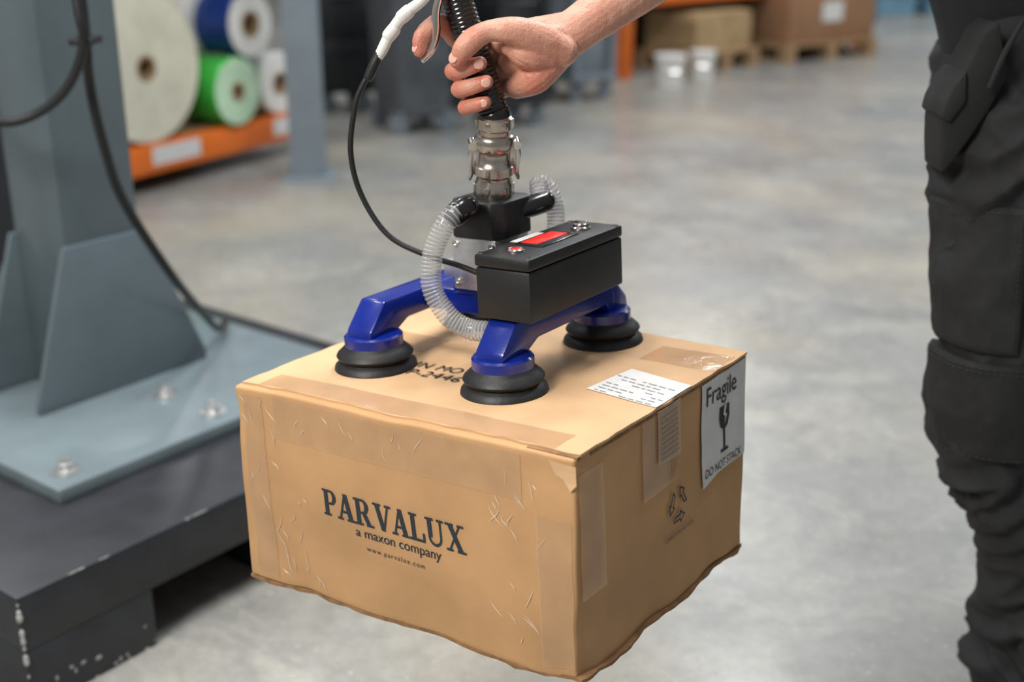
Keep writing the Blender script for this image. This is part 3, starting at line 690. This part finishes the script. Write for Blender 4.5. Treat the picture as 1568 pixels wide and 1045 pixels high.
obj('beam_labels',xf(join(box(.13,.43,-.043,-.0405,.12,.20),box(.95,1.12,-.043,-.0405,.12,.20)),Rb),LABEL,rk,smooth=False)
pp=Matrix.Translation((-.955,5.72,0))@Matrix.Rotation(rad(8),4,'Z')
cp_=empty('steel_column')
obj('column_section',xf(join(box(-.082,.082,-.085,-.070,0,3.2,.003),box(-.082,.082,.070,.085,0,3.2,.003),box(-.07,-.055,-.075,.075,0,3.2),box(.055,.07,-.075,.075,0,3.2)),pp),POST,cp_,ang=30)
obj('foot_plate',xf(box(-.12,.12,-.12,.12,0,.012,.002),pp),POST,cp_,ang=30)
e=empty('machine_cabinet');T=Matrix.Translation((-1.98,3.80,0))@Matrix.Rotation(rad(20),4,'Z')
obj('cabinet_body',xf(join(box(-.45,.45,-.25,.25,.06,1.2,.01),box(-.43,.43,-.23,.23,0,.06),*[box(-.40+.42*k,-.02+.42*k,-.262,-.249,.12,1.12,.004) for k in (0,1)],*[box(-.06+.09*k,-.04+.09*k,-.285,-.262,.55,.70,.003) for k in (0,1)]),T),GDK,e,ang=30)

def caster(x,y,r=.05):
    return join(xf(lathe([(r*.3,-.016),(r,-.014),(r,.014),(r*.3,.016)],20),Matrix.Translation((x,y,r))@Matrix.Rotation(rad(90),4,'X')),box(x-.02,x+.02,y-.024,y-.018,r,r*2.3),box(x-.02,x+.02,y+.018,y+.024,r,r*2.3),box(x-.03,x+.03,y-.03,y+.03,r*2.2,r*2.4))
def trolley(x,y,rot,w,d,h,m,kind,name):
    e=empty(name);T=Matrix.Translation((x,y,0))@Matrix.Rotation(rad(rot),4,'Z')
    obj('casters',xf(join(*[caster(sx*(w/2-.06),sy*(d/2-.06)) for sx in(-1,1) for sy in (-1,1)]),T),GLT,e,ang=30)
    if kind==0:
        body=join(box(-w/2,w/2,-d/2,d/2,.12,h,.01),*[box(-w/2+.03,w/2-.03,-d/2-.012,-d/2+.001,.15+k*(h-.18)/3,.15+(k+1)*(h-.18)/3-.02,.003) for k in range(3)],
                  *[box(-w/4,w/4,-d/2-.035,-d/2-.012,.15+(k+.7)*(h-.18)/3,.15+(k+.7)*(h-.18)/3+.015,.003) for k in range(3)])
    elif kind==2:
        bm=bmesh.new()
        def ringv(a,b,z):return [bm.verts.new((sx*a,sy*b,z)) for sx,sy in((-1,-1),(1,-1),(1,1),(-1,1))]
        rs=[ringv(w*.40,d*.40,.09),ringv(w*.47,d*.47,h*.86),ringv(w*.52,d*.52,h*.87),ringv(w*.52,d*.52,h*.92),ringv(w*.5,d*.5,h*.95),ringv(w*.3,d*.3,h)]
        bm.faces.new(rs[0]);bm.faces.new(rs[-1])
        for a,b_ in zip(rs,rs[1:]):
            for i in range(4): bm.faces.new((a[i],a[(i+1)%4],b_[(i+1)%4],b_[i]))
        bmesh.ops.bevel(bm,geom=list(bm.edges),offset=.012,segments=2,affect='EDGES');bm.verts.index_update()
        body=bm_out(bm)
    else:
        body=join(box(-w/2,w/2,-d/2,d/2,.12,.17,.008),*[box(sx*(w/2-.03)-.02,sx*(w/2-.03)+.02,sy*(d/2-.03)-.02,sy*(d/2-.03)+.02,.16,h) for sx in(-1,1) for sy in(-1,1)],
                  box(-w/2,w/2,-d/2,d/2,h-.04,h,.006),box(-w/2+.05,w/2-.05,-d/2+.05,d/2-.05,.17,h*.72,.01),xf(lathe([(.10,0),(.11,.02),(.11,.2),(.09,.23),(.001,.23)],24),Matrix.Translation((0,0,h))))
    obj('body',xf(body,T),m,e,ang=30)
trolley(-.56,6.95,25,.40,.44,1.05,GBIN,2,'wheelie_bin')
trolley(-.02,7.15,30,.34,.38,.95,GDK,1,'pump_cart')
trolley(-1.05,7.65,20,.34,.38,1.1,GDK,0,'tool_trolley')
trolley(.42,8.10,35,.36,.40,.95,GLT,1,'machine_cart')
trolley(-.02,7.85,35,.32,.36,1.2,GDK,2,'waste_bin')
trolley(-.52,7.75,20,.40,.40,1.3,GDK,0,'drawer_cabinet')

r2=empty('warehouse_shelving');bd2=Vector((.74,.67,0));Rb2=Matrix.Translation((.86,8.92,0))@Matrix.Rotation(math.atan2(bd2.y,bd2.x),4,'Z')
obj('uprights',xf(join(*[box(x-.05,x+.05,y,y+.08,0,3,.004) for x in (-.05,2.9) for y in (0,.95)]),Rb2),ORG,r2,ang=30)
obj('beams',xf(join(*[box(-.05,2.9,y,y+.05,z,z+.12,.004) for y in (0,.98) for z in (.50,1.7)]),Rb2),ORG,r2,ang=30)
obj('shelf_deck',xf(join(box(0,2.85,.05,.98,.60,.62),box(0,2.85,.05,.98,1.80,1.82)),Rb2),WOOD,r2,smooth=False)
obj('back_mesh_panel',xf(box(0,2.85,1.03,1.045,0,1.7),Rb2),GDK,r2,smooth=False)

def pallet(name,T,w=1.0,d=.8,load=None,lm=None,h=.5):
    e=empty(name)
    bs=[]
    for i in range(7):
        y=-d/2+i*(d-.09)/6;bs.append(box(-w/2,w/2,y,y+.09,.122,.144,.002))
    for x in(-w/2,-.05,w/2-.1):
        bs.append(box(x,x+.1,-d/2,d/2,.10,.122))
        for y in (-d/2,-.05,d/2-.1): bs.append(box(x,x+.1,y,y+.1,.022,.10))
        bs.append(box(x,x+.1,-d/2,d/2,0,.022))
    obj('pallet',xf(join(*bs),T),WOOD,e,smooth=False)
    if load=='carton':
        obj('carton',xf(box(-w/2+.03,w/2-.03,-d/2+.03,d/2-.03,.144,.144+h,.008),T),lm,e,ang=30)
        obj('carton_label',xf(join(box(-.12,.1,-d/2+.0275,-d/2+.0295,.3,.45),box(-w/2+.05,w/2-.05,-d/2+.028,-d/2+.0295,.144+h*.5,.144+h*.5+.012)),T),LABEL,e,smooth=False)
    elif load=='sheets':
        obj('sheet_stack',xf(join(*[box(-w/2+.05+random.uniform(-.02,.02),w/2-.05+random.uniform(-.02,.02),-d/2+.05,d/2-.05,.144+.02*k,.144+.02*k+.017,.002) for k in range(int(h/.02))]),T),lm,e,smooth=False)
pallet('palletised_carton',Matrix.Translation((2.35,10.35,0))@Matrix.Rotation(rad(32),4,'Z'),1.0,.8,'carton',BCARD,.75)
pallet('palletised_sheets',Matrix.Translation((1.42,9.62,0))@Matrix.Rotation(rad(42),4,'Z'),.75,.6,'sheets',TAN,.28)
def tub(x,y,r,h):
    e=empty('plastic_tub');obj('shell',xf(lathe([(r*.85,0),(r,.9*h),(r*1.06,.9*h),(r*1.06,h),(r*.2,h*1.01),(.001,h*1.01)],32),Matrix.Translation((x,y,0))),WHR,e,ang=30)
    obj('handle',tube([(x-r,y-.02,h*.85),(x-r*.6,y-r*1.0,h*.55),(x+r*.6,y-r*1.0,h*.55),(x+r,y-.02,h*.85)],.004,n=8),CHR,e)
tub(1.09,8.60,.105,.21);tub(1.36,8.92,.09,.20)
e=empty('crate_stack')
obj('crates',join(*[xf(join(box(-.35,.35,-.25,.25,z,z+.20,.02),box(-.37,.37,-.27,.27,z+.17,z+.20,.008)),Matrix.Translation((4.0+dx,14.0+dy,0))@Matrix.Rotation(rad(10),4,'Z')) for dx,dy in ((0,0),(.85,.1),(1.7,.2)) for z in (0.0,.21,.42)]),BLUP,e,ang=30)
e=empty('machine_guard')
obj('guard_posts',join(*[box(x-.05,x+.05,13.0,13.1,0,2.2,.004) for x in (3.45,3.7,6.2)],box(3.45,6.2,13.02,13.08,.9,.98),box(3.45,6.2,13.02,13.08,2.1,2.18)),mat('guard_blue',(.12,.22,.32),.5),e,ang=30)

# ------------------------------------------------------------ lights
def area(name,loc,size,power,col=(1,1,1),target=None,sy=None):
    l=bpy.data.lights.new(name,'AREA');l.energy=power;l.color=col;l.size=size
    if sy:l.shape='RECTANGLE';l.size_y=sy
    o=bpy.data.objects.new(name,l);COL.objects.link(o);o.location=loc
    if target is not None:
        o.rotation_euler=(Vector(target)-Vector(loc)).to_track_quat('-Z','Y').to_euler()
    return o
area('key_softbox',(-1.5,-.3,2.6),.8,80,(1,.955,.89),(-.1,1.4,.6))
for i,(x,y,pw) in enumerate(((-3,3,95),(1.5,3.2,185),(-2.5,8,70),(2,8,125),(6,8,130),(2,13,130),(7,13,130))):
    area(f'ceiling_light_{i+1}',(x,y,5.2),.5,pw,(.96,.98,1),None,2.4)
area('ceiling_light_8',(-.6,1.7,4.6),.5,95,(1,.97,.92),None,1.8)
w=bpy.data.worlds.new('world');S.world=w;w.use_nodes=True;b=w.node_tree.nodes['Background'];b.inputs[0].default_value=(.92,.96,1,1);b.inputs[1].default_value=.25
